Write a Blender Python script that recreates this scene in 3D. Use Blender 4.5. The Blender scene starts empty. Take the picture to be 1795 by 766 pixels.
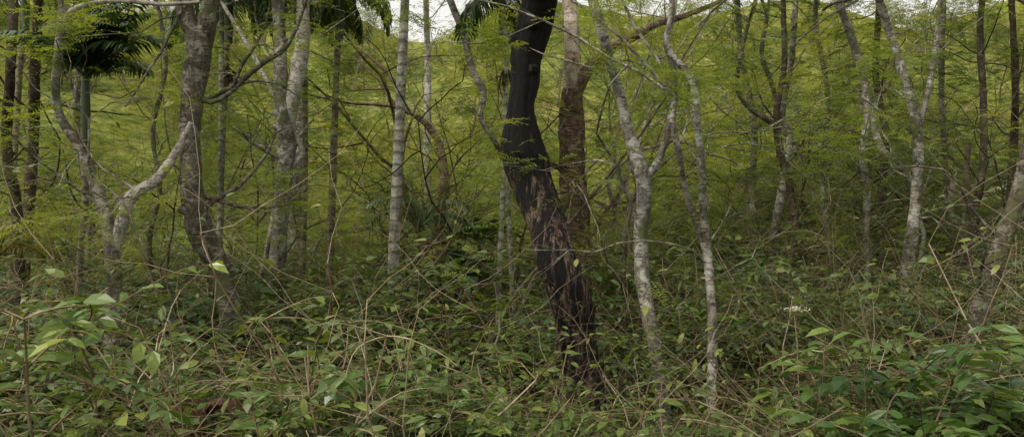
import bpy, math
import numpy as np
F=1400.; CU=897.5; CV=383.; CAMH=3.0
UP=np.array([0,0,1.])
def nz(a):
    a=np.asarray(a,float); return a/(np.linalg.norm(a,axis=-1,keepdims=True)+1e-9)
# survey station at the camera: bearing/elevation/distance -> metres in the world
def S(u,v,d): return np.array([(u-CU)/F*d, d, CAMH+(CV-v)/F*d])

# ---------------------------------------------------------------- terrain
def ground(x,y):
    x=np.asarray(x,float); y=np.asarray(y,float)
    t=np.clip(y-34-6*np.sin(x*0.04+1),0,None)
    ridge=150+8*np.sin(x*0.021+.5)
    s=0.386+0.012*np.sin(x*0.05+2)+0.008*np.sin(x*.13)-.066*np.exp(-((x+17)/12)**2)-.055*np.exp(-((x-76)/12)**2)
    h=np.minimum(t,ridge-34)*s
    h=h*(t/(t+5))
    h=h+np.clip(t-(ridge-34),0,None)*0.03
    n=0.12*np.sin(x*.9+y*.4)+.1*np.sin(y*1.1-x*.5+1)+.5*np.sin(x*.11+2)*np.sin(y*.09)*np.clip(t/20,0,1)*2.5
    near=0.012*np.clip(np.abs(x)-12,0,40)**1.5*np.clip(1-t/60,0,1)
    return h+n+near

# ---------------------------------------------------------------- mesh buffer
class Buf:
    def __init__(s): s.v=[];s.n=0;s.f=[];s.m=[];s.t=[];s.sm=[]
    def add(s,v,f,mat,tint,smooth=False):
        v=np.asarray(v,np.float32).reshape(-1,3); f=np.asarray(f,np.int64)
        s.v.append(v); s.f.append(f+s.n); s.n+=len(v)
        s.m.append(np.full(len(f),mat,np.int32))
        s.t.append(np.broadcast_to(np.asarray(tint,np.float32),(len(f),)).copy())
        s.sm.append(np.full(len(f),smooth,bool))
    def mesh(s,name,mats):
        me=bpy.data.meshes.new(name)
        V=np.concatenate(s.v); me.vertices.add(len(V)); me.vertices.foreach_set('co',V.ravel())
        sizes=np.concatenate([np.full(len(f),f.shape[1]) for f in s.f])
        loops=np.concatenate([f.ravel() for f in s.f]).astype(np.int32)
        me.loops.add(len(loops)); me.loops.foreach_set('vertex_index',loops)
        me.polygons.add(len(sizes))
        st=np.concatenate([[0],np.cumsum(sizes)[:-1]]).astype(np.int32)
        me.polygons.foreach_set('loop_start',st)
        me.polygons.foreach_set('material_index',np.concatenate(s.m))
        me.polygons.foreach_set('use_smooth',np.concatenate(s.sm))
        me.update(calc_edges=True)
        a=me.attributes.new('tint','FLOAT','FACE'); a.data.foreach_set('value',np.concatenate(s.t))
        for m in mats: me.materials.append(m)
        return me
    def obj(s,name,mats,link=True):
        o=bpy.data.objects.new(name,s.mesh(name,mats))
        if link: bpy.context.scene.collection.objects.link(o)
        return o

def catmull(P,step):
    P=np.asarray(P,float); out=[]
    Q=np.vstack([2*P[0]-P[1],P,2*P[-1]-P[-2]])
    for i in range(1,len(Q)-2):
        a,b,c,d=Q[i-1],Q[i],Q[i+1],Q[i+2]
        n=max(1,int(np.linalg.norm((c-b)[:3])/step))
        for t in np.arange(n)/n:
            out.append(.5*((2*b)+(-a+c)*t+(2*a-5*b+4*c-d)*t*t+(-a+3*b-3*c+d)*t**3))
    out.append(P[-1]); return np.array(out)

def tube(buf,pts,rad,sides,mat,tint=.5,rough=0.,seed=0,flute=0.):
    pts=np.asarray(pts,float); n=len(pts); rad=np.broadcast_to(np.asarray(rad,float),(n,))
    T=nz(np.gradient(pts,axis=0))
    ref=np.array([1.,0,0]) if abs(T[0][0])<.8 else np.array([0,1.,0])
    N=np.zeros((n,3)); a=nz(ref-T[0]*ref.dot(T[0]))
    for i in range(n):
        a=a-T[i]*a.dot(T[i]); a=a/(np.linalg.norm(a)+1e-9); N[i]=a
    B=np.cross(T,N)
    th=np.linspace(0,2*np.pi,sides,endpoint=False)
    R=np.repeat(rad[:,None],sides,1)
    if rough>0:
        rs=np.random.default_rng(seed); L=np.concatenate([[0],np.cumsum(np.linalg.norm(np.diff(pts,axis=0),axis=1))])
        M=np.zeros_like(R)
        for k in range(9):
            f=rs.uniform(1,22); w=rs.integers(0,5); M+=np.sin(L[:,None]*f+w*th[None]+rs.uniform(0,6.3))/(1+.1*f)
        M+=rs.normal(0,.35,R.shape)
        R=R*(1+rough*M)
        if flute>0:
            tw=L[:,None]*.5
            M=np.abs(np.sin(2.5*(th[None]+tw*.4)+np.sin(L[:,None]*3)*.5))+.6*np.abs(np.sin(5.5*th[None]+tw+1))
            R=R*(1+flute*(M-.9))
    V=pts[:,None]+R[...,None]*(np.cos(th)[None,:,None]*N[:,None]+np.sin(th)[None,:,None]*B[:,None])
    i=np.arange(n-1)[:,None]*sides; j=np.arange(sides)[None]; j2=(j+1)%sides
    f=np.stack([i+j,i+j2,i+sides+j2,i+sides+j],-1).reshape(-1,4)
    buf.add(V.reshape(-1,3),f,mat,tint,True)
    if sides>=6:
        buf.add(V[-1],np.arange(sides)[None],mat,tint)

def leaves(buf,p,d,n,L,W,mat,tint,droop=.18,fold=.12):
    d=nz(d); x=nz(np.cross(d,n)); n=np.cross(x,d); L=np.broadcast_to(L,(len(p),))[:,None]; W=np.broadcast_to(W,(len(p),))[:,None]
    def pt(a,b,c): return p+x*W*a+d*L*b+n*L*c
    V=np.stack([pt(0,0,0),pt(0,.5,.02),pt(0,1,-droop),pt(-.42,.24,fold*.4),pt(-.44,.62,fold*.3-droop*.3),pt(.42,.24,fold*.4),pt(.44,.62,fold*.3-droop*.3)],1)
    b=np.arange(len(p))[:,None]*7
    t=np.broadcast_to(tint,(len(p),)); v0=V.reshape(-1,3)
    q=np.concatenate([b+np.array([0,1,4,3]),b+np.array([0,5,6,1])])
    tr=np.concatenate([b+np.array([1,2,4]),b+np.array([1,6,2])])
    n0=buf.n; buf.add(v0,q,mat,np.tile(t,2))
    buf.f.append(tr+n0); buf.m.append(np.full(len(tr),mat,np.int32)); buf.t.append(np.tile(t,2).astype(np.float32)); buf.sm.append(np.zeros(len(tr),bool))
def leaflets(buf,p,d,n,L,W,mat,tint):
    d=nz(d); x=nz(np.cross(d,n)); L=np.broadcast_to(L,(len(p),))[:,None]; W=np.broadcast_to(W,(len(p),))[:,None]
    V=np.stack([p,p+d*L*.45-x*W*.5,p+d*L,p+d*L*.45+x*W*.5],1)
    b=np.arange(len(p))[:,None]*4
    buf.add(V.reshape(-1,3),b+np.array([0,1,2,3]),mat,np.broadcast_to(tint,(len(p),)))

def sprays(buf,C,D,rs,mat,pin=5,nl=9,pl=.34,ll=.06,lw=.024,up=.15):
    """feathery bipinnate sprays: each centre carries several pinnae with paired leaflets"""
    C=np.asarray(C); D=nz(np.asarray(D)*np.array([1,1,.35])); N=len(C)
    st=rs.uniform(0,1,N)
    c=np.repeat(C,pin,0); d0=np.repeat(D,pin,0); t=np.repeat(st,pin)
    ang=rs.uniform(-1.5,1.5,N*pin); ca,sa=np.cos(ang),np.sin(ang)
    d=np.stack([d0[:,0]*ca-d0[:,1]*sa,d0[:,0]*sa+d0[:,1]*ca,d0[:,2]+rs.normal(up,.22,N*pin)],1); d=nz(d)
    c=c+rs.normal(0,.07,(N*pin,3))*np.array([1,1,.5])
    pl=pl*rs.uniform(.6,1.3,N*pin)
    s=(np.arange(nl)+.5)/nl
    base=c[:,None]+d[:,None]*(s[None,:,None]*pl[:,None,None])-UP*(s**2*.3)[None,:,None]*pl[:,None,None]
    nrm=nz(UP+rs.normal(0,.28,(N*pin,3))); side=nz(np.cross(d,nrm))
    for sg in (-1,1):
        dd=side[:,None]*sg+d[:,None]*.45+rs.normal(0,.15,(N*pin,nl,3))
        k=N*pin*nl
        leaflets(buf,base.reshape(-1,3),dd.reshape(-1,3),np.repeat(nrm,nl,0),ll*rs.uniform(.7,1.3,k)*np.tile(1-.5*s**3,N*pin),lw,mat,
                 np.clip(np.repeat(t,nl)*.7+rs.uniform(0,.3,k),0,1))

def grow(buf,p,d,L,r,lev,mx,rs,ends,mat,nch=(3,5),up=.03,wander=.17,step=.35,ratio=.6):
    n=max(3,int(L/step)); P=[p]; Ds=[d]
    for i in range(n):
        d=nz(d+rs.normal(0,wander,3)+UP*up); p=p+d*L/n; P.append(p); Ds.append(d)
    P=np.array(P); R=np.linspace(r,r*.45,n+1)
    tube(buf,P,R,[7,5,4,3,3][min(lev,4)],mat,rs.uniform(0,1))
    if lev>=mx:
        for i in range(max(1,n//3),n+1): ends.append((P[i],Ds[i]))
        return
    if lev==mx-1:
        ends.append((P[-1],Ds[-1]))
    for k in range(rs.integers(*nch)+ (0 if lev else 1)):
        t=rs.uniform(.25,1); i=min(n,int(t*n)+1)
        a=nz(np.cross(Ds[i],rs.normal(0,1,3)))
        cd=nz(Ds[i]*rs.uniform(.4,.9)+a*rs.uniform(.5,1.1)); cd[2]*=.6; 
        grow(buf,P[i],nz(cd),L*ratio*rs.uniform(.7,1.2),R[i]*.55,lev+1,mx,rs,ends,mat,nch,up*.6,wander*1.1,step,ratio)

# ---------------------------------------------------------------- materials
def newmat(name):
    m=bpy.data.materials.new(name); m.use_nodes=True; nt=m.node_tree; nt.nodes.clear()
    o=nt.nodes.new('ShaderNodeOutputMaterial'); return m,nt,o
def nd(nt,t,**k):
    n=nt.nodes.new(t)
    for a,b in k.items():
        if a in n.inputs: n.inputs[a].default_value=b
        else: setattr(n,a,b)
    return n
def ramp(nt,stops,fac):
    r=nt.nodes.new('ShaderNodeValToRGB'); e=r.color_ramp.elements
    while len(e)<len(stops): e.new(.5)
    for i,(p,c) in enumerate(stops): e[i].position=p; e[i].color=(*c,1)
    nt.links.new(fac,r.inputs[0]); return r.outputs[0]
def mixc(nt,f,a,b,mode='MIX'):
    m=nt.nodes.new('ShaderNodeMix'); m.data_type='RGBA'; m.blend_type=mode
    for s,x in ((0,f),(6,a),(7,b)):
        if isinstance(x,(int,float)): m.inputs[s].default_value=x
        elif isinstance(x,tuple): m.inputs[s].default_value=(*x,1)
        else: nt.links.new(x,m.inputs[s])
    return m.outputs[2]
def math_(nt,op,a,b):
    m=nt.nodes.new('ShaderNodeMath'); m.operation=op
    for s,x in ((0,a),(1,b)):
        if isinstance(x,(int,float)): m.inputs[s].default_value=x
        else: nt.links.new(x,m.inputs[s])
    return m.outputs[0]
def leafmat(name,stops,rough=.45,trans=.35,spec=.5):
    m,nt,o=newmat(name)
    at=nd(nt,'ShaderNodeAttribute',attribute_name='tint'); oi=nt.nodes.new('ShaderNodeObjectInfo')
    f=math_(nt,'ADD',math_(nt,'MULTIPLY',at.outputs['Fac'],.52),math_(nt,'MULTIPLY',oi.outputs['Random'],.48))
    c=ramp(nt,stops,f)
    p=nd(nt,'ShaderNodeBsdfPrincipled',Roughness=rough); p.inputs['Specular IOR Level'].default_value=spec
    nt.links.new(c,p.inputs['Base Color'])
    t=nt.nodes.new('ShaderNodeBsdfTranslucent'); 
    nt.links.new(mixc(nt,1.,c,(1.18,1.17,.62),'MULTIPLY'),t.inputs[0])
    mx=nt.nodes.new('ShaderNodeMixShader'); mx.inputs[0].default_value=trans
    nt.links.new(p.outputs[0],mx.inputs[1]); nt.links.new(t.outputs[0],mx.inputs[2]); nt.links.new(mx.outputs[0],o.inputs[0])
    return m
def twigmat(name,stops):
    m,nt,o=newmat(name)
    at=nd(nt,'ShaderNodeAttribute',attribute_name='tint'); g=nt.nodes.new('ShaderNodeNewGeometry')
    n=nd(nt,'ShaderNodeTexNoise',Scale=14.,Detail=2.,Roughness=.6); nt.links.new(g.outputs['Position'],n.inputs[0])
    f=math_(nt,'ADD',math_(nt,'MULTIPLY',at.outputs['Fac'],.4),math_(nt,'MULTIPLY',n.outputs[0],.6))
    d=nt.nodes.new('ShaderNodeBsdfDiffuse'); nt.links.new(ramp(nt,stops,f),d.inputs[0]); nt.links.new(d.outputs[0],o.inputs[0]); return m
def barkmat(name,dark,mid,pale,lichen=.5,scale=6.,zs=.35,bump=.5,moss=0.):
    m,nt,o=newmat(name)
    g=nt.nodes.new('ShaderNodeNewGeometry')
    mp=nd(nt,'ShaderNodeMapping'); mp.inputs['Scale'].default_value=(1,1,zs); nt.links.new(g.outputs['Position'],mp.inputs[0])
    n1=nd(nt,'ShaderNodeTexNoise',Scale=scale*5,Detail=6.,Roughness=.7); nt.links.new(mp.outputs[0],n1.inputs[0])
    n2=nd(nt,'ShaderNodeTexNoise',Scale=scale,Detail=5.,Roughness=.7,Distortion=.6); nt.links.new(g.outputs['Position'],n2.inputs[0])
    n3=nd(nt,'ShaderNodeTexNoise',Scale=2.2,Detail=3.); nt.links.new(g.outputs['Position'],n3.inputs[0])
    c=ramp(nt,[(.36,dark),(.62,mid)],n1.outputs[0])
    lf=ramp(nt,[(.66-.3*lichen,(0,0,0)),(.73-.3*lichen,(1,1,1))],n2.outputs[0])
    c=mixc(nt,lf,c,mixc(nt,n1.outputs[0],pale,mid))
    mp2=nd(nt,'ShaderNodeMapping'); mp2.inputs['Scale'].default_value=(1,1,5.); nt.links.new(g.outputs['Position'],mp2.inputs[0])
    n4=nd(nt,'ShaderNodeTexNoise',Scale=scale*1.4,Detail=3.); nt.links.new(mp2.outputs[0],n4.inputs[0])
    c=mixc(nt,ramp(nt,[(.54,(0,0,0)),(.64,(.9,.9,.9))],n4.outputs[0]),c,dark)
    c=mixc(nt,ramp(nt,[(.43,(.0,.0,.0)),(.62,(.6,.6,.6))],n3.outputs[0]),c,mixc(nt,1.,c,(.42,.36,.27),'MULTIPLY'))
    if moss>0:
        n5=nd(nt,'ShaderNodeTexNoise',Scale=3.3,Detail=5.); nt.links.new(g.outputs['Position'],n5.inputs[0])
        c=mixc(nt,ramp(nt,[(.62-.2*moss,(0,0,0)),(.72-.2*moss,(.8,.8,.8))],n5.outputs[0]),c,(.09,.10,.035))
    p=nd(nt,'ShaderNodeBsdfPrincipled',Roughness=.9); p.inputs['Specular IOR Level'].default_value=.2
    nt.links.new(c,p.inputs['Base Color'])
    b=nd(nt,'ShaderNodeBump',Strength=bump,Distance=.02); nt.links.new(n1.outputs[0],b.inputs['Height']); nt.links.new(b.outputs[0],p.inputs['Normal'])
    nt.links.new(p.outputs[0],o.inputs[0]); return m

M_gray=barkmat('bark_gray_lichen',(.075,.066,.05),(.24,.22,.18),(.53,.52,.455),.6,8,moss=.25,bump=.9)
M_brown=barkmat('bark_mossy_brown',(.05,.042,.03),(.17,.15,.115),(.41,.395,.33),.5,8,moss=.35,bump=.9)
M_pale=barkmat('bark_pale',(.12,.105,.08),(.33,.30,.25),(.57,.55,.485),.75,8)
M_red=barkmat('bark_red_fibrous',(.06,.036,.027),(.20,.13,.10),(.36,.28,.22),.4,4,zs=.06,bump=1.)
M_pink=barkmat('bark_pinkish',(.18,.12,.095),(.42,.33,.28),(.62,.55,.48),.6,5,zs=.15)
M_dark=barkmat('bark_dark',(.025,.018,.012),(.09,.068,.045),(.20,.17,.125),.35,6,moss=.3)
M_sb=twigmat('bark_brown_fine',[(.3,(.04,.03,.02)),(.5,(.12,.10,.07)),(.75,(.27,.24,.18))])
M_sd=twigmat('bark_dark_fine',[(.3,(.025,.018,.012)),(.5,(.065,.05,.034)),(.75,(.14,.12,.085))])
M_sg=twigmat('bark_gray_fine',[(.3,(.09,.075,.055)),(.5,(.24,.21,.17)),(.75,(.45,.43,.36))])
def charmat():
    m,nt,o=newmat('charred_wood')
    g=nt.nodes.new('ShaderNodeNewGeometry')
    mp=nd(nt,'ShaderNodeMapping'); mp.inputs['Scale'].default_value=(1,1,.13); mp.inputs['Rotation'].default_value=(0,.17,0); nt.links.new(g.outputs['Position'],mp.inputs[0])
    n1=nd(nt,'ShaderNodeTexNoise',Scale=40.,Detail=6.,Roughness=.7); nt.links.new(mp.outputs[0],n1.inputs[0])
    n2=nd(nt,'ShaderNodeTexNoise',Scale=13.,Detail=6.,Roughness=.7); nt.links.new(mp.outputs[0],n2.inputs[0])
    c=ramp(nt,[(.35,(.004,.0035,.003)),(.75,(.020,.016,.013))],n1.outputs[0])
    wood=ramp(nt,[(.38,(.02,.012,.009)),(.5,(.10,.062,.045)),(.64,(.30,.22,.17))],n1.outputs[0])
    sx=nt.nodes.new('ShaderNodeSeparateXYZ'); nt.links.new(g.outputs['Position'],sx.inputs[0])
    mr=nt.nodes.new('ShaderNodeMapRange'); mr.inputs[1].default_value=4.0; mr.inputs[2].default_value=3.2; nt.links.new(sx.outputs[2],mr.inputs[0])
    f=math_(nt,'MULTIPLY',mr.outputs[0],.145)
    f=math_(nt,'ADD',n2.outputs[0],f)
    k=ramp(nt,[(.645,(0,0,0)),(.69,(.95,.95,.95))],f)
    c=mixc(nt,k,c,wood)
    p=nd(nt,'ShaderNodeBsdfPrincipled',Roughness=.8); p.inputs['Specular IOR Level'].default_value=.3; nt.links.new(c,p.inputs['Base Color'])
    b=nd(nt,'ShaderNodeBump',Strength=1.,Distance=.05); nt.links.new(n1.outputs[0],b.inputs['Height']); nt.links.new(b.outputs[0],p.inputs['Normal'])
    nt.links.new(p.outputs[0],o.inputs[0]); return m
M_char=charmat()
def palmmat(name,base,pale,freq):
    m,nt,o=newmat(name)
    g=nt.nodes.new('ShaderNodeNewGeometry'); sx=nt.nodes.new('ShaderNodeSeparateXYZ'); nt.links.new(g.outputs['Position'],sx.inputs[0])
    n=nd(nt,'ShaderNodeTexNoise',Scale=7.,Detail=7.,Roughness=.75); nt.links.new(g.outputs['Position'],n.inputs[0])
    z=math_(nt,'ADD',math_(nt,'MULTIPLY',sx.outputs[2],freq),math_(nt,'MULTIPLY',n.outputs[0],1.3))
    fr=math_(nt,'FRACT',z,0.)
    ring=ramp(nt,[(0.,(.95,.95,.95)),(.2,(0,0,0)),(.85,(0,0,0)),(1.,(.95,.95,.95))],fr)
    c=ramp(nt,[(.36,tuple(x*.5 for x in base)),(.47,base),(.62,pale)],n.outputs[0])
    c=mixc(nt,ring,c,tuple(x*.35 for x in base))
    p=nd(nt,'ShaderNodeBsdfPrincipled',Roughness=.85); nt.links.new(c,p.inputs['Base Color'])
    b=nd(nt,'ShaderNodeBump',Strength=.6,Distance=.01); b.invert=True; nt.links.new(ring,b.inputs['Height']); nt.links.new(b.outputs[0],p.inputs['Normal'])
    nt.links.new(p.outputs[0],o.inputs[0]); return m
M_palmg=palmmat('palm_trunk_gray',(.20,.19,.145),(.42,.41,.345),6.5)
M_palmb=palmmat('palm_trunk_brown',(.13,.11,.065),(.30,.26,.17),7.)
M_coffee=leafmat('leaf_coffee',[(0,(.020,.050,.014)),(.35,(.046,.10,.020)),(.7,(.115,.19,.034)),(1,(.30,.35,.06))],.36,.32,.65)
M_shrubo=leafmat('leaf_olive',[(0,(.055,.085,.02)),(.5,(.12,.165,.035)),(.85,(.22,.245,.05)),(1,(.28,.20,.07))],.45,.38)
M_feath=leafmat('leaf_feathery',[(0,(.075,.115,.022)),(.5,(.17,.22,.038)),(1,(.33,.34,.065))],.6,.5,.3)
M_feathy=leafmat('leaf_feathery_yellow',[(0,(.15,.185,.03)),(.5,(.28,.31,.05)),(1,(.50,.45,.08))],.6,.5,.3)
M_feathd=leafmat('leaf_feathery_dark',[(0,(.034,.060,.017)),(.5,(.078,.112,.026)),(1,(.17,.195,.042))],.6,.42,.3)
M_frond=leafmat('leaf_palm',[(0,(.022,.05,.018)),(.6,(.052,.095,.03)),(1,(.14,.18,.055))],.4,.3)
M_frondy=leafmat('leaf_palm_yellow',[(0,(.12,.13,.02)),(.6,(.24,.20,.03)),(1,(.28,.16,.04))],.5,.35)
M_dead=leafmat('leaf_dead',[(0,(.05,.018,.012)),(1,(.14,.06,.03))],.8,.2)
M_flower=leafmat('flower_white',[(0,(.6,.62,.45)),(1,(.8,.8,.68))],.7,.3)
M_twig=twigmat('twig_tan',[(.3,(.12,.085,.045)),(.5,(.25,.19,.115)),(.75,(.43,.36,.25))])
M_twigd=twigmat('twig_dark',[(.3,(.05,.036,.02)),(.5,(.14,.105,.063)),(.75,(.27,.22,.145))])

# ---------------------------------------------------------------- ground sheet
def build_ground():
    def ax(lo,hi,c,n,p):
        t=np.linspace(-1,1,n); s=np.sign(t)*np.abs(t)**p
        return np.where(s<0,c+(c-lo)*s,c+(hi-c)*s)
    X=np.unique(np.concatenate([ax(-900,900,0,150,2.2),np.arange(-110,110,2.5)])); Y=ax(-200,1600,12,260,2.4)
    Y=np.unique(np.concatenate([Y,np.arange(30,190,2.)]))
    xx,yy=np.meshgrid(X,Y); V=np.stack([xx,yy,ground(xx,yy)],-1).reshape(-1,3)
    nx=len(X); i=np.arange(len(Y)-1)[:,None]*nx; j=np.arange(nx-1)[None]
    f=np.stack([i+j,i+j+1,i+nx+j+1,i+nx+j],-1).reshape(-1,4)
    m,nt,o=newmat('hillside_grass_and_litter'); g=nt.nodes.new('ShaderNodeNewGeometry'); sx=nt.nodes.new('ShaderNodeSeparateXYZ'); nt.links.new(g.outputs['Position'],sx.inputs[0])
    n1=nd(nt,'ShaderNodeTexNoise',Scale=.12,Detail=8.,Roughness=.65); nt.links.new(g.outputs['Position'],n1.inputs[0])
    n2=nd(nt,'ShaderNodeTexNoise',Scale=1.1,Detail=9.,Roughness=.78); nt.links.new(g.outputs['Position'],n2.inputs[0])
    gr=ramp(nt,[(.3,(.14,.18,.045)),(.45,(.26,.30,.07)),(.6,(.40,.39,.115)),(.7,(.32,.21,.13))],n1.outputs[0])
    gr=mixc(nt,1.,gr,ramp(nt,[(.38,(.22,.28,.2)),(.52,(.75,.77,.65)),(.66,(1.2,1.15,1.1))],n2.outputs[0]),'MULTIPLY')
    li=ramp(nt,[(.3,(.03,.021,.012)),(.6,(.09,.065,.038)),(.8,(.08,.085,.03))],n2.outputs[0])
    mr=nt.nodes.new('ShaderNodeMapRange'); mr.inputs[1].default_value=28; mr.inputs[2].default_value=42; nt.links.new(sx.outputs[1],mr.inputs[0])
    c=mixc(nt,mr.outputs[0],li,gr)
    p=nd(nt,'ShaderNodeBsdfPrincipled',Roughness=.95); p.inputs['Specular IOR Level'].default_value=.1; nt.links.new(c,p.inputs['Base Color'])
    b=nd(nt,'ShaderNodeBump',Strength=1.,Distance=.5); nt.links.new(n2.outputs[0],b.inputs['Height']); nt.links.new(b.outputs[0],p.inputs['Normal'])
    nt.links.new(p.outputs[0],o.inputs[0])
    bf=Buf(); bf.add(V,f,0,.5,True); return bf.obj('hillside_ground',[m])
build_ground()

# ---------------------------------------------------------------- traced trees
_seed=[100]
def wob(seed,amp):
    rs=np.random.default_rng(seed); a,b=rs.uniform(0,6,2)
    return lambda k: amp*math.sin(k*.9+a)+amp*.5*math.sin(k*2.1+b)
def hero(name,d,stems,mats,crown=True,sides=14,rough=.05,flute=0,side_br=5,nsp=(2,4),step=.07,brl=1.4,low=.45,smats=None,spr=.75):
    """stems: list of traces, each base->top [(u,v,w),...]; first reaches the ground"""
    _seed[0]+=1; sd=_seed[0]; rs=np.random.default_rng(sd); w=wob(sd,.02*d)
    bf=Buf(); ends=[]
    for si,tr in enumerate(stems):
        P=[]
        for k,(u,v,ww) in enumerate(tr):
            dd=d+w(v/90.)
            P.append([*S(u,v,dd),ww/F*dd/2])
        P=np.array(P)
        if si==0:
            g=float(ground(P[0][0],P[0][1]))
            if P[0][2]>g:
                ex=P[0].copy(); dirx=(P[0]-P[1])[:2]/max(.2,abs(P[0][2]-P[1][2]))
                ex[:2]+=np.clip(dirx,-.3,.3)*(P[0][2]-g)*.6; ex[2]=float(ground(ex[0],ex[1]))-.15; ex[3]*=1.2
                mid=(ex+P[0])/2; mid[3]=P[0][3]*1.02
                P=np.vstack([ex,mid,P]) if P[0][2]-g>.7 else np.vstack([ex,P])
        C=catmull(P,step)
        mi=(smats[si] if smats else (0 if len(mats)<3 or si==0 else 2))
        tube(bf,C[:,:3],np.abs(C[:,3]),sides,mi,.5,rough,sd+si,flute)
        for k in range(len(C)//14):
            i=rs.integers(2,len(C)-2); a=nz(rs.normal(0,1,3)*np.array([1,1,.3])); r=C[i,3]
            q=C[i,:3]+a*r*.7; tube(bf,[q,q+a*r*.45,q+a*r*.6+UP*r*.1],[r*.5,r*.38,r*.2],7,mi)
        nb=side_br if si==0 else side_br//2
        for k in range(nb):
            i=int(rs.uniform(low,1)*(len(C)-2)); a=nz(rs.normal(0,1,3)*np.array([1,1,.2])+UP*.45)
            grow(bf,C[i,:3],a,brl*rs.uniform(.6,1.4),max(.007,C[i,3]*.24),1,3,rs,ends,mi,nch=nsp,up=.05,wander=.24,step=.22)
        if crown and not (smats and si==0):
            tdir=nz(C[-1,:3]-C[-6,:3])
            for k in range(3):
                a=nz(tdir+rs.normal(0,.45,3)); grow(bf,C[-1,:3],a,2.4*rs.uniform(.8,1.3),C[-1,3]*.75,1,3,rs,ends,mi,nch=(2,3),up=.02)
    if ends:
        E=np.array([e[0] for e in ends]); D=np.array([e[1] for e in ends]); keep=rs.uniform(0,1,len(E))<spr
        if keep.any(): sprays(bf,E[keep],D[keep],rs,1,pin=4,nl=11,pl=.3,ll=.045,lw=.016)
    return bf.obj(name,mats)

T='slender_forest_tree'
hero(T,8,[[(200,766,27),(196,640,26),(200,520,27),(195,430,26),(176,350,22),(160,305,20),(138,255,18),(105,205,15),(97,150,14),(103,90,15),(108,30,14),(112,-40,14)],
 [(200,440,20),(222,360,20),(240,335,19),(270,320,19),(300,280,15),(318,250,12),(335,215,9)],
 [(104,50,10),(125,20,10),(165,6,9),(215,2,8),(290,8,7),(350,4,6)]],[M_gray,M_feath,M_pale],crown=False,side_br=5)
hero('forked_forest_tree',8.5,[[(408,760,42),(400,640,40),(403,560,36),(395,500,38),(375,450,40),(350,400,44),(338,340,40),(333,280,38),(333,220,36),(340,150,36),(348,95,44),(340,60,34),(325,25,34),(312,-50,30)],
 [(350,105,30),(358,65,34),(364,30,32),(378,-40,28)],
 [(345,170,10),(370,180,9),(400,165,9),(440,128,9),(470,105,9),(497,88,8),(520,50,6),(540,-10,5)]],[M_brown,M_feath,M_brown],side_br=5,rough=.07)
hero('forked_forest_tree',12,[[(472,650,24),(480,540,26),(488,440,28),(495,340,28),(502,260,32),(497,200,30),(492,130,24),(490,60,22),(485,-40,20)],
 [(503,240,24),(514,165,26),(525,110,27),(531,60,24),(532,-40,20)],
 [(450,520,8),(470,430,9),(488,350,10),(515,290,10),(530,268,9),(512,225,8),(480,165,8),(440,90,8),(392,10,7)]],[M_gray,M_feath,M_pale],side_br=5)
hero(T,17,[[(520,520,26),(518,400,26),(522,300,26),(530,200,22),(528,100,20),(540,-30,18)]],[M_gray,M_feath],side_br=5)
hero('crooked_slender_tree',12,[[(900,560,9),(893,420,8),(888,300,9),(868,250,9),(843,208,9),(848,165,11),(827,120,12),(813,60,13),(788,0,12),(770,-50,12)]],[M_gray,M_feath],sides=10,side_br=4)
hero('charred_black_tree',8,[[(1055,800,80),(1045,760,76),(1028,690,68),(1015,640,65),(1008,580,70),(996,520,70),(975,460,64),(960,400,66),(940,340,72),(924,290,80),(916,240,66),(915,190,44),(920,150,46),(923,100,56),(935,50,62),(945,0,60),(950,-60,56),(944,-150,50),(950,-230,40),(962,-300,14)]],[M_char],crown=False,sides=48,rough=.035,flute=.12,side_br=0,step=.03)
hero('red_barked_tree',13,[[(1022,560,46),(1015,460,44),(1010,400,46),(1005,300,48),(1001,230,46),(1001,175,36),(1002,150,27)],
 [(1002,190,22),(1014,150,24),(1032,122,22),(1062,92,18),(1110,66,16),(1155,42,13),(1200,28,10),(1262,2,8),(1300,-30,6)],
 [(1001,178,30),(1003,130,28),(1004,100,27),(1002,50,26),(998,0,25),(1000,-60,22)]],[M_red,M_feath,M_pink],sides=20,flute=.06,side_br=3,smats=[0,0,2])
hero('forked_forest_tree',7.6,[[(1166,790,27),(1160,690,24),(1150,620,24),(1138,560,24),(1127,500,25),(1122,420,26),(1129,350,26),(1125,300,25),(1105,240,22),(1090,180,20),(1070,110,18),(1052,50,18),(1034,-20,17),(1025,-60,16)],
 [(1128,318,16),(1150,288,14),(1165,250,12),(1177,200,12),(1183,160,12),(1178,110,12),(1167,70,11),(1180,20,11),(1183,-50,10)]],[M_gray,M_feath,M_gray],side_br=6,rough=.07)
hero('crooked_slender_tree',7.2,[[(1245,790,18),(1247,680,17),(1249,600,16),(1246,520,16),(1240,440,15),(1233,370,14),(1230,290,13),(1221,210,13),(1219,165,15),(1208,128,14),(1185,108,11),(1168,72,10),(1178,20,9),(1172,-50,9)],
 [(1245,470,8),(1222,400,9),(1203,340,10),(1190,270,11),(1180,220,10),(1182,170,9)]],[M_gray,M_feath,M_gray],side_br=5,rough=.08)
rs=np.random.default_rng(5)
bf=Buf(); c=S(1216,157,7.15); dd=nz(rs.normal(0,1,(900,3))); leaflets(bf,c+dd*np.array([.045,.045,.075])*rs.uniform(.6,1,(900,1)),dd+rs.normal(0,.5,(900,3)),rs.normal(0,1,(900,3)),.025,.009,0,rs.uniform(0,1,900)); bf.obj('moss_clump',[M_shrubo])
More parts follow.
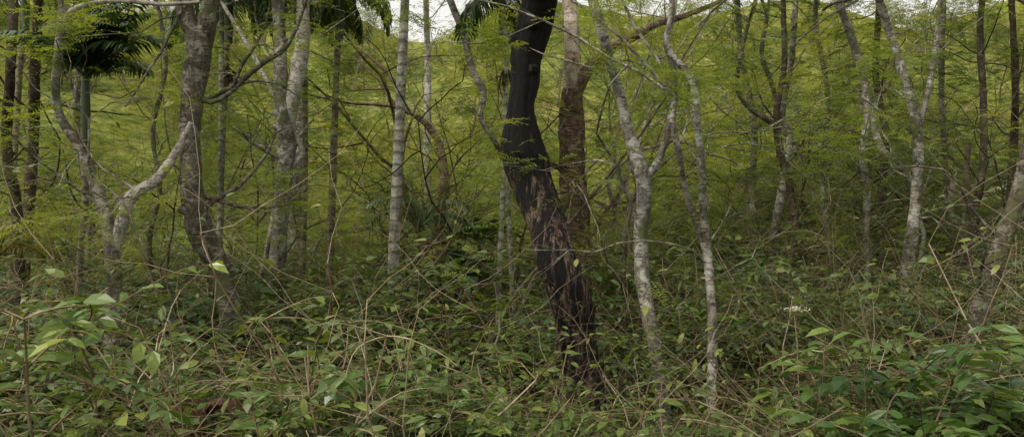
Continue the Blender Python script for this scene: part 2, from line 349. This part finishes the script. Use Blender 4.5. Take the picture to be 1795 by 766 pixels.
hero(T,15,[[(1350,470,16),(1358,400,15),(1372,330,15),(1380,280,14),(1384,240,13),(1370,200,13),(1385,120,11),(1391,60,11),(1397,-30,9)],[(1384,240,10),(1352,215,10),(1310,185,9),(1292,150,8),(1300,90,8),(1312,40,6)],[(1370,200,9),(1350,140,8),(1335,95,8),(1345,30,7)]],[M_gray,M_feath,M_brown],side_br=8,brl=1.8)
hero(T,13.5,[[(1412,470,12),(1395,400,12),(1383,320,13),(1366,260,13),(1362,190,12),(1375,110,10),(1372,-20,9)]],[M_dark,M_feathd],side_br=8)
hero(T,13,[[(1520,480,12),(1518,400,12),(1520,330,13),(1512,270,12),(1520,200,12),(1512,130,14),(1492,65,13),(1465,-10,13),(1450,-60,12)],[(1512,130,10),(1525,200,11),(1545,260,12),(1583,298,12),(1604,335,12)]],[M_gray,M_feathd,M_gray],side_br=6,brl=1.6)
hero('forked_forest_tree',11.5,[[(1606,600,22),(1600,545,20),(1591,480,22),(1599,400,20),(1607,330,18),(1610,250,18),(1600,190,16),(1580,120,15),(1560,60,14),(1541,0,13),(1530,-50,12)],[(1608,240,10),(1625,170,10),(1640,90,9),(1650,-20,8)]],[M_gray,M_feath,M_gray],side_br=6,brl=1.6)
hero('leaning_forest_tree',7.6,[[(1683,790,40),(1690,700,37),(1700,620,34),(1715,550,32),(1742,470,31),(1765,400,30),(1787,335,27),(1808,250,24),(1830,150,22),(1835,20,20)]],[M_brown,M_feathd],side_br=6,rough=.07)
for d,tr,m in [(16,[(1655,440,11),(1657,300,10),(1650,150,10),(1655,-20,9)],M_brown),(14,[(1700,420,12),(1722,300,12),(1724,180,12),(1718,60,11),(1725,-30,10)],M_dark),
  (18,[(1450,420,10),(1440,300,10),(1452,180,10),(1430,40,9),(1435,-30,8)],M_brown),(19,[(1325,440,14),(1318,330,13),(1322,220,12),(1300,100,11),(1290,-30,10)],M_brown),
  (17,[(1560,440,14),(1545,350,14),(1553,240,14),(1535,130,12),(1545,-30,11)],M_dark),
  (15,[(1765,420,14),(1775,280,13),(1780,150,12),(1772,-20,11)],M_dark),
  (10,[(35,520,18),(30,370,18),(12,260,18),(18,130,17),(26,-40,16)],M_dark),(12,[(42,480,20),(50,370,19),(58,250,18),(62,110,18),(70,-40,14)],M_dark),
  (16,[(160,480,18),(158,380,18),(150,280,14),(135,200,12),(140,60,10)],M_brown),
  (14,[(762,500,26),(752,455,22),(735,400,18),(715,355,14),(700,300,10)],M_red),(16,[(775,500,20),(768,420,18),(778,330,18),(772,260,14),(745,215,12),(720,200,9)],M_red),
  (26,[(752,420,12),(748,300,12),(750,120,12),(746,-10,10)],M_pale),
  (14,[(270,520,10),(262,420,9),(280,330,9),(268,230,8),(290,120,8),(280,20,7)],M_brown)]:
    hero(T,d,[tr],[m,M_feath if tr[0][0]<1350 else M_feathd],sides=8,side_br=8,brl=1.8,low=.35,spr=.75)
for k,(u,dx) in enumerate([(1085,8),(1100,-6),(1112,10),(1070,-8),(1125,6)]):
    hero('crooked_slender_tree',13+k*.4,[[(u,470,9),(u+dx,420,9),(u-dx,370,8),(u+dx*.5,325,8),(u-dx,280,6),(u,230,5)]],[M_pale,M_feath],sides=7,side_br=4,brl=1.,low=.3)

# ---------------------------------------------------------------- palms
def frond(bf,p,d,L,rs,mat,nl=34,wl=.42,droop=.9,tw=.03):
    n=14; P=[np.array(p)]; dd=nz(d); Ds=[dd]
    for i in range(n):
        dd=nz(dd-UP*droop*(i+2)/n*.22); P.append(P[-1]+dd*L/n); Ds.append(dd)
    P=np.array(P); Ds=np.array(Ds); tube(bf,P,np.linspace(.014,.003,n+1),4,mat,.7)
    t=np.linspace(.12,1,nl); i=np.minimum((t*n).astype(int),n-1); f=(t*n-i)[:,None]
    q=P[i]*(1-f)+P[i+1]*f; D=Ds[i]; sd=nz(np.cross(D,UP)); ln=wl*np.sin(np.pi*np.clip(t*.85+.12,0,1))**.6
    for sg in (-1,1):
        v=nz(sd*sg+D*.55-UP*.25+rs.normal(0,.1,(nl,3)))
        a=q; b=q+v*ln[:,None]*.55; c=b+nz(v-UP*.9)*ln[:,None]*.5
        w=nz(np.cross(v,UP+.3*sd*sg))*tw*.5
        V=np.stack([a-w*.5,a+w*.5,b+w,b-w,c],1); bb=np.arange(nl)[:,None]*5; n0=bf.n; tt=rs.uniform(0,1,nl)
        bf.add(V.reshape(-1,3),bb+np.array([0,1,2,3]),mat,tt)
        bf.f.append(bb+np.array([3,2,4])+n0); bf.m.append(np.full(nl,mat,np.int32)); bf.t.append(tt.astype(np.float32)); bf.sm.append(np.zeros(nl,bool))
def palm(name,d,tr,mt,ctop,fl=1.5,nf=11,seed=1,elev=(.1,1.2),droop=.9,seeds=None,wl=.42,az=None,tw=.036):
    rs=np.random.default_rng(seed); w=wob(seed,.01*d); bf=Buf()
    P=[]
    for u,v,ww in tr+[(*ctop,tr[-1][2])]:
        dd=d+w(v/200); P.append([*S(u,v,dd),ww/F*dd/2])
    P=np.array(P); g=float(ground(P[0][0],P[0][1])); ex=P[0].copy(); ex[2]=g-.1; ex[3]*=1.25
    if P[0][2]>g: P=np.vstack([ex,P])
    C=catmull(P,.1); tube(bf,C[:,:3],C[:,3],12,0,.5,.015,seed)
    top=C[-1,:3]; tube(bf,[top-UP*.7,top-UP*.35,top,top+UP*.15],[C[-1,3]*1.05,C[-1,3]*1.5,C[-1,3]*1.2,C[-1,3]*.4],10,1,.8)
    for k in range(nf):
        a=k*2.4+rs.uniform(-.3,.3) if az is None else az+rs.normal(0,1.3)
        e=rs.uniform(*elev); frond(bf,top+UP*.05,np.array([math.cos(a)*math.cos(e),math.sin(a)*math.cos(e),math.sin(e)]),fl*rs.uniform(.8,1.15),rs,1,droop=droop,wl=wl,tw=tw)
    if seeds:
        c=S(*seeds,d-.08)
        for k in range(26):
            o=rs.normal(0,.05,3)*np.array([1,1,.6]); tube(bf,[c+UP*.12+o*.2,c+o,c+o*1.3-UP*rs.uniform(.08,.22)],[.006,.014,.006],4,2)
    bf.obj(name,[mt,M_frond,M_dark])
palm('areca_palm',11,[(680,690,19),(686,580,19),(690,450,20),(697,300,19),(703,150,17),(710,0,15)],M_palmg,(716,-190),fl=1.9,seed=3)
palm('areca_palm',13,[(573,620,13),(578,480,13),(583,330,13),(587,200,12),(592,80,11)],M_palmb,(596,-5),fl=1.,seed=4,elev=(-.3,.9),droop=1.7,nf=12)
palm('areca_palm',12,[(874,520,10),(882,330,9),(885,200,8),(888,90,8)],M_palmg,(880,2),fl=1.0,seed=6,elev=(-.1,1.),droop=1.4,seeds=(887,135),nf=13,tw=.03)
palm('areca_palm',13,[(384,470,11),(388,300,10),(395,150,10)],M_palmb,(402,2),fl=1.45,seed=8,elev=(-.2,.9),droop=1.5,seeds=(398,132),nf=14)
palm('areca_palm',12.5,[(372,620,10),(375,560,10),(378,480,9),(385,380,9)],M_palmg,(390,-120),fl=1.3,seed=18)
palm('areca_palm',9.3,[(140,480,11),(150,350,11),(147,240,11)],M_palmb,(150,145),fl=1.05,seed=9,elev=(.75,1.5),droop=.8,nf=18,wl=.36,az=-.1,tw=.04)
palm('areca_palm',14,[(530,500,10),(535,300,10)],M_palmb,(532,0),fl=1.25,seed=11,elev=(-.2,.9),droop=1.6,nf=14)
palm('areca_palm',13,[(20,420,10),(30,200,10)],M_palmb,(45,-20),fl=1.4,seed=12,elev=(-.3,.9),droop=1.2,nf=9)

# ---------------------------------------------------------------- instanced vegetation
def coll(objs,name):
    c=bpy.data.collections.new(name)
    for o in objs: c.objects.link(o)
    return c
def scatter(name,c,P,rot,scl,idx):
    me=bpy.data.meshes.new(name); me.vertices.add(len(P)); me.vertices.foreach_set('co',np.asarray(P,np.float32).ravel())
    a=me.attributes.new('rot','FLOAT_VECTOR','POINT'); a.data.foreach_set('vector',np.asarray(rot,np.float32).ravel())
    a=me.attributes.new('scl','FLOAT_VECTOR','POINT'); a.data.foreach_set('vector',np.asarray(scl,np.float32).ravel())
    a=me.attributes.new('idx','INT','POINT'); a.data.foreach_set('value',np.asarray(idx,np.int32))
    o=bpy.data.objects.new(name,me); bpy.context.scene.collection.objects.link(o)
    ng=bpy.data.node_groups.new(name,'GeometryNodeTree')
    ng.interface.new_socket('Geometry',in_out='INPUT',socket_type='NodeSocketGeometry'); ng.interface.new_socket('Geometry',in_out='OUTPUT',socket_type='NodeSocketGeometry')
    N=ng.nodes; L=ng.links; gi=N.new('NodeGroupInput'); go=N.new('NodeGroupOutput'); ip=N.new('GeometryNodeInstanceOnPoints'); ci=N.new('GeometryNodeCollectionInfo')
    ci.inputs['Collection'].default_value=c; ci.inputs['Separate Children'].default_value=True; ci.inputs['Reset Children'].default_value=True
    def na(n,t):
        x=N.new('GeometryNodeInputNamedAttribute'); x.data_type=t; x.inputs[0].default_value=n; return [s for s in x.outputs if s.enabled and s.name=='Attribute'][0]
    er=N.new('FunctionNodeEulerToRotation'); L.new(na('rot','FLOAT_VECTOR'),er.inputs[0])
    L.new(gi.outputs[0],ip.inputs['Points']); L.new(ci.outputs[0],ip.inputs['Instance']); ip.inputs['Pick Instance'].default_value=True
    L.new(na('idx','INT'),ip.inputs['Instance Index']); L.new(er.outputs[0],ip.inputs['Rotation']); L.new(na('scl','FLOAT_VECTOR'),ip.inputs['Scale'])
    L.new(ip.outputs[0],go.inputs[0])
    md=o.modifiers.new('scatter','NODES'); md.node_group=ng; return o

def shrub(name,seed,leafm,twigm,stems=7,lat=13,dens=1.,ll=.12):
    rs=np.random.default_rng(seed); bf=Buf(); PP=[];DD=[];TT=[]
    for s in range(stems):
        a=rs.uniform(0,6.28); d=nz([math.cos(a)*rs.uniform(.1,.6),math.sin(a)*rs.uniform(.1,.6),1]); n=9; L=rs.uniform(1.1,1.9)
        p=np.array([rs.normal(0,.12),rs.normal(0,.12),-.1]); P=[p];D=[d]
        for i in range(n): d=nz(d+rs.normal(0,.12,3)+np.array([math.cos(a),math.sin(a),-.2])*.07*(i/n)); p=p+d*L/n; P.append(p); D.append(d)
        tube(bf,P,np.linspace(.013,.004,n+1),5,1,rs.uniform())
        for k in range(lat):
            t=rs.uniform(.25,1); i=min(n,int(t*n)+1); b=rs.uniform(0,6.28); ld=nz(np.array([math.cos(b),math.sin(b),rs.uniform(-.1,.6)])+D[i]*.3); m=6; q=P[i]; Q=[q]; l2=rs.uniform(.22,.6)
            tn=rs.uniform(0,1)
            for j in range(m):
                ld=nz(ld-UP*.09+rs.normal(0,.1,3)); q=q+ld*l2/m; Q.append(q)
                if rs.uniform()<dens:
                    sd=nz(np.cross(ld,UP))
                    for sg in (-1,1):
                        if rs.uniform()<.85: PP.append(q); DD.append(sd*sg+ld*.7+UP*rs.uniform(-.5,.25)); TT.append(np.clip(tn*.6+rs.uniform(0,.4)*(.5+j/m),0,1))
            tube(bf,Q,np.linspace(.005,.002,m+1),3,1,rs.uniform())
    if PP:
        PP=np.array(PP);DD=np.array(DD); k=len(PP); l=ll*rs.uniform(.5,1.25,k)
        leaves(bf,PP,DD,nz(UP+rs.normal(0,.35,(k,3))),l,l*.43,0,np.array(TT))
    return bf.obj(name,[leafm,twigm],False)
def twigs(name,seed,n=15,twigm=M_twig,leafm=M_shrubo):
    rs=np.random.default_rng(seed); bf=Buf(); ends=[]
    for s in range(n):
        a=rs.uniform(0,6.28); lean=rs.uniform(.3,2.); d=nz([math.cos(a)*lean,math.sin(a)*lean,1])
        grow(bf,np.array([rs.normal(0,.3),rs.normal(0,.3),rs.uniform(-.1,.5)]),d,rs.uniform(.9,1.8),rs.uniform(.004,.0075),2,4,rs,ends,1,nch=(2,5),up=-.07,wander=.2,step=.15,ratio=.5)
    E=np.array([e[0] for e in ends]);D=np.array([e[1] for e in ends]); k=rs.uniform(0,1,len(E))<.3; E=E[k];D=D[k]; l=rs.uniform(.04,.08,len(E))
    leaves(bf,E,D+rs.normal(0,.6,D.shape),nz(UP+rs.normal(0,.4,E.shape)),l,l*.45,0,rs.uniform(0,1,len(E)))
    return bf.obj(name,[leafm,twigm],False)
def fernbush(name,seed,leafm):
    rs=np.random.default_rng(seed); bf=Buf(); ends=[]
    for s in range(8):
        a=rs.uniform(0,6.28); d=nz([math.cos(a)*.6,math.sin(a)*.6,1]); grow(bf,np.array([0,0,-.1]),d,rs.uniform(.9,1.5),.012,2,3,rs,ends,1,nch=(4,7),up=0,wander=.14,step=.15,ratio=.5)
    E=np.array([e[0] for e in ends]);D=np.array([e[1] for e in ends]); sprays(bf,E,D,rs,0,pin=3,nl=10,pl=.2,ll=.03,lw=.010,up=0)
    return bf.obj(name,[leafm,M_twigd],False)
def sapling(name,seed,barkm,leafm,H=5,dn=.4):
    """thin crooked sapling with criss-crossing fine branches"""
    rs=np.random.default_rng(seed); bf=Buf(); ends=[]
    for s in range(rs.integers(1,3)):
        n=14; p=np.array([rs.normal(0,.15),rs.normal(0,.15),-.1]); d=nz([rs.normal(0,.3),rs.normal(0,.3),1]); P=[p];D=[d]
        for i in range(n): d=nz(d+rs.normal(0,.2,3)+UP*.1); p=p+d*H/n; P.append(p);D.append(d)
        tube(bf,P,np.linspace(.028,.009,n+1),6,1,.5)
        for k in range(10):
            i=rs.integers(3,n+1); a=rs.uniform(0,6.28); dd=nz([math.cos(a),math.sin(a),rs.uniform(-.1,1.)])
            grow(bf,P[i],dd,rs.uniform(.8,2.1),.011,1,3,rs,ends,1,nch=(2,4),up=.04,wander=.25,step=.18)
    E=np.array([e[0] for e in ends]);D=np.array([e[1] for e in ends]); k=rs.uniform(0,1,len(E))<dn; sprays(bf,E[k],D[k],rs,0,pin=4,nl=10,pl=.28,ll=.042,lw=.015,up=0)
    return bf.obj(name,[leafm,barkm],False)
def feather_tree(name,seed,leafm,H=8,barkm=M_sb,dens=.72):
    rs=np.random.default_rng(seed); bf=Buf(); ends=[]
    n=8; p=np.array([0,0,-.3]); d=nz([rs.normal(0,.12),rs.normal(0,.12),1]); P=[p]; D=[d]
    for i in range(n): d=nz(d+rs.normal(0,.13,3)+UP*.1); p=p+d*H*.62/n; P.append(p); D.append(d)
    tube(bf,P,np.linspace(.10,.055,n+1),8,1,.5)
    for k in range(10):
        i=rs.integers(2,n+1); a=rs.uniform(0,6.28); dd=nz(np.array([math.cos(a),math.sin(a),rs.uniform(.05,1.1)]))
        grow(bf,P[i],dd,H*rs.uniform(.24,.42),.04,1,3,rs,ends,1,nch=(3,5),up=.02,wander=.17,step=.3)
    E=np.array([e[0] for e in ends]);D=np.array([e[1] for e in ends]); k=rs.uniform(0,1,len(E))<dens; E=E[k];D=D[k]
    sprays(bf,E,D,rs,0,pin=5,nl=8,pl=.45,ll=.085,lw=.034,up=.02)
    return bf.obj(name,[leafm,barkm],False)

rs=np.random.default_rng(21)
c_cof=coll([shrub('coffee_shrub_%d'%i,30+i,M_coffee,M_twigd,stems=8,lat=15,ll=.11) for i in range(4)],'coffee_shrubs')
c_oli=coll([shrub('leafy_shrub_%d'%i,50+i,M_shrubo,M_twig,stems=9,lat=12,dens=.7,ll=.08) for i in range(4)],'leafy_shrubs')
c_twg=coll([twigs('twig_thicket_%d'%i,70+i,twigm=(M_twig,M_twigd,M_twig)[i]) for i in range(3)],'twigs')
c_frn=coll([fernbush('fern_shrub_%d'%i,80+i,M_feathd) for i in range(3)],'ferns')
c_sap=coll([sapling('sapling_%d'%i,85+i,[M_sb,M_sd,M_sb,M_sb][i],M_feath,[4.5,5.5,5,6][i]) for i in range(4)],'saplings')
c_mid=coll([feather_tree('feathery_tree_%d'%i,90+i,[M_feath,M_feathy,M_feathy,M_feath][i],[7,8.5,9,7.5][i],[M_sb,M_sb,M_sg,M_sb][i]) for i in range(4)],'feathery_trees')
c_drk=coll([feather_tree('dark_feathery_tree_%d'%i,110+i,M_feathd,[7.5,9,8][i],[M_sg,M_sd,M_sb][i]) for i in range(3)],'dark_feathery_trees')

def hlim(x,y):
    b=x/np.maximum(y,.1)
    kn=np.interp(b,[-.64,-.45,-.3,-.12,.05,.12,.28,.36,.5,.64],[.09,.12,.168,.20,.20,.262,.262,.20,.15,.10])
    near=3-kn*y
    far=np.interp(b,[-.64,-.3,0,.3,.64],[2.2,2.1,2.1,2.25,2.5])
    w=np.clip((y-7.6)/1.8,0,1)
    return near*(1-w)+far*w
def place(n,y0,y1,spread=.72,pw=1.):
    y=y0+(y1-y0)*rs.uniform(0,1,n)**pw; x=rs.uniform(-1,1,n)*(spread*y+1.5); return x,y
def sc(name,c,k,x,y,h,unit,smin=.35,tilt=.12,zoff=0):
    s=h/unit; ok=s>smin; x,y,s=x[ok],y[ok],s[ok]; n=len(x)
    P=np.stack([x,y,ground(x,y)+zoff],1); r=np.stack([rs.normal(0,tilt,n),rs.normal(0,tilt,n),rs.uniform(0,6.28,n)],1)
    f=rs.uniform(.9,1.2,n); wsc=np.clip(s,.75,1.4)
    return scatter(name,c,P,r,np.stack([wsc*f,wsc*f,s],1),rs.integers(0,k,n))
x,y=place(760,4.6,27,pw=1.15); m=~((x/y<-.25)&(y<8)&(rs.uniform(0,1,len(x))<.35)); x,y=x[m],y[m]; sc('coffee_shrub_understory',c_cof,4,x,y,hlim(x,y)*rs.uniform(.55,1.12,len(x))*(1+.35*(y>10)*rs.uniform(0,1,len(x))**3),1.75)
x,y=place(320,4.6,29,pw=1.1); sc('leafy_shrub_understory',c_oli,4,x,y,hlim(x,y)*rs.uniform(.6,1.12,len(x)),1.7)
x,y=place(370,5.0,18,pw=1.2); sc('bare_twig_thicket',c_twg,3,x,y,hlim(x,y)*rs.uniform(.85,1.2,len(x)),1.6)
y=rs.uniform(5.5,11,24); x=y*rs.uniform(.33,.6,24); sc('fern_shrub_patch',c_frn,3,x,y,hlim(x,y)*rs.uniform(.6,1.,24),1.4)
def trees(name,c,k,n,y0,y1,b0,b1,s0,s1,pw=1.):
    y=y0+(y1-y0)*rs.uniform(0,1,n)**pw; x=y*rs.uniform(b0,b1,n)
    s=rs.uniform(s0,s1,n); P=np.stack([x,y,ground(x,y)],1)
    r=np.stack([rs.normal(0,.06,n),rs.normal(0,.06,n),rs.uniform(0,6.28,n)],1)
    return scatter(name,c,P,r,np.stack([s,s,s*rs.uniform(.85,1.15,n)],1),rs.integers(0,k,n))
trees('understory_saplings',c_sap,4,34,10,26,-.75,.75,.7,1.1)
trees('feathery_forest',c_mid,4,38,19,44,-.78,.4,.65,1.0)
trees('young_feathery_trees',c_mid,4,26,14,26,-.75,.5,.4,.58)
trees('hillside_forest',c_mid,4,260,44,138,-.76,.76,.6,1.05,.8)
trees('dark_forest',c_drk,3,28,15,42,.28,.8,.7,1.05)  # stands of feathery trees with the darker leaf colour
trees('young_dark_trees',c_drk,3,16,13,26,.2,.75,.4,.6)
trees('dark_forest_edge',c_drk,3,7,22,40,-.75,-.1,.7,.95)
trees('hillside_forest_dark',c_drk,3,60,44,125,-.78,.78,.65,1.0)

def broad(name,p,seed,n=12,L=.9,m=M_frond,W=.16,el=(.3,1.2)):
    rs=np.random.default_rng(seed); bf=Buf(); p=np.array([p[0],p[1],p[2]]); g=np.array([p[0],p[1],float(ground(p[0],p[1]))-.05])
    tube(bf,[g,(g+p)/2+.03,p],[.05,.04,.03],8,1)
    for k in range(n):
        a=k*2.4+rs.uniform(-.3,.3); e=rs.uniform(*el); d=np.array([math.cos(a)*math.cos(e),math.sin(a)*math.cos(e),math.sin(e)]); l=L*rs.uniform(.7,1.2)
        Q=[p+d*l*.3*t for t in (0,.5,1)]; q=Q[-1]; tube(bf,Q,[.014,.012,.01],5,0,.8)
        s=nz(np.cross(d,UP)); w=np.array([.25,.85,1,.95,.75,.4,.02])*W*l; rows=[]; dd=d
        for i in range(7):
            nn=np.cross(s,dd); rows+= [q-s*w[i]+nn*w[i]*.5, q, q+s*w[i]+nn*w[i]*.5]; dd=nz(dd-UP*.2); q=q+dd*l/6
        f=[[3*i+j,3*i+j+1,3*i+j+4,3*i+j+3] for i in range(6) for j in range(2)]
        bf.add(rows,f,0,rs.uniform(0,.5),True)
    bf.obj(name,[m,M_dark])
for k,(u,v,d) in enumerate([(775,510,11),(800,490,11.5),(840,425,14)]): broad('broad_leaved_plant',S(u,v,d),200+k,16,.6)
def rosette(name,p,m,seed,n,L,el,wl):
    rs=np.random.default_rng(seed); bf=Buf(); g=np.array([p[0],p[1],float(ground(p[0],p[1]))-.05]); tube(bf,[g,p],[.03,.02],6,1)
    for k in range(n):
        a=k*2.4; e=rs.uniform(*el); frond(bf,p,np.array([math.cos(a)*math.cos(e),math.sin(a)*math.cos(e),math.sin(e)]),L*rs.uniform(.7,1.2),rs,0,nl=26,wl=wl,droop=1.1,tw=.02)
    bf.obj(name,[m,M_dark])
rosette('yellowing_palm_sapling',S(-5,455,7),M_frondy,301,9,.6,(.3,1.3),.16)
rosette('dead_fern',S(355,735,5.4),M_dead,302,8,.36,(.2,1.1),.08)
rosette('palm_sapling',S(735,400,12),M_frond,303,10,1.1,(.5,1.4),.3)
bf=Buf(); r2=np.random.default_rng(9); c=S(1397,542,7.5)
tube(bf,[np.array([c[0],c[1]+.1,float(ground(c[0],c[1]))]),c+np.array([0,.05,-.4]),c-UP*.02],[.008,.006,.004],5,1)
q=c+r2.normal(0,1,(80,3))*np.array([.055,.04,.012]); leaflets(bf,q,r2.normal(0,1,(80,3)),UP+r2.normal(0,.4,(80,3)),.03,.02,0,r2.uniform(0,1,80)); bf.obj('white_flower_cluster',[M_flower,M_twigd])

# ---------------------------------------------------------------- light, sky, camera
w=bpy.data.worlds.new('World'); bpy.context.scene.world=w; w.use_nodes=True; nt=w.node_tree; nt.nodes.clear()
sky=nt.nodes.new('ShaderNodeTexSky'); sky.sky_type='NISHITA'; sky.sun_disc=False
EL,AZ=math.radians(58),math.radians(-120)
sky.sun_elevation=EL; sky.sun_rotation=AZ; sky.dust_density=3
hs=nt.nodes.new('ShaderNodeHueSaturation'); hs.inputs['Saturation'].default_value=.12; nt.links.new(sky.outputs[0],hs.inputs['Color'])
wc=mixc(nt,1.,hs.outputs[0],(1.75,1.69,1.54),'MULTIPLY')
bg=nt.nodes.new('ShaderNodeBackground'); bg.inputs[1].default_value=.15; nt.links.new(wc,bg.inputs[0])
wo=nt.nodes.new('ShaderNodeOutputWorld'); nt.links.new(bg.outputs[0],wo.inputs[0])
from mathutils import Vector
sl=bpy.data.lights.new('sun','SUN'); sl.energy=1.5; sl.angle=math.radians(10); sl.color=(1,.95,.86)
so=bpy.data.objects.new('sun',sl); bpy.context.scene.collection.objects.link(so)
sv=Vector((math.sin(AZ)*math.cos(EL),math.cos(AZ)*math.cos(EL),math.sin(EL))); so.rotation_euler=sv.to_track_quat('Z','Y').to_euler()
cam=bpy.data.cameras.new('camera'); cam.sensor_width=36; cam.lens=36*F/1795; cam.clip_end=4000; cam.clip_start=.05
co=bpy.data.objects.new('camera',cam); co.location=(0,0,CAMH); co.rotation_euler=(math.radians(90),0,0); bpy.context.scene.collection.objects.link(co)
bpy.context.scene.camera=co
vs=bpy.context.scene.view_settings; vs.view_transform='Standard'; vs.look='None'; vs.exposure=0
print('verts',sum(len(m.vertices) for m in bpy.data.meshes))
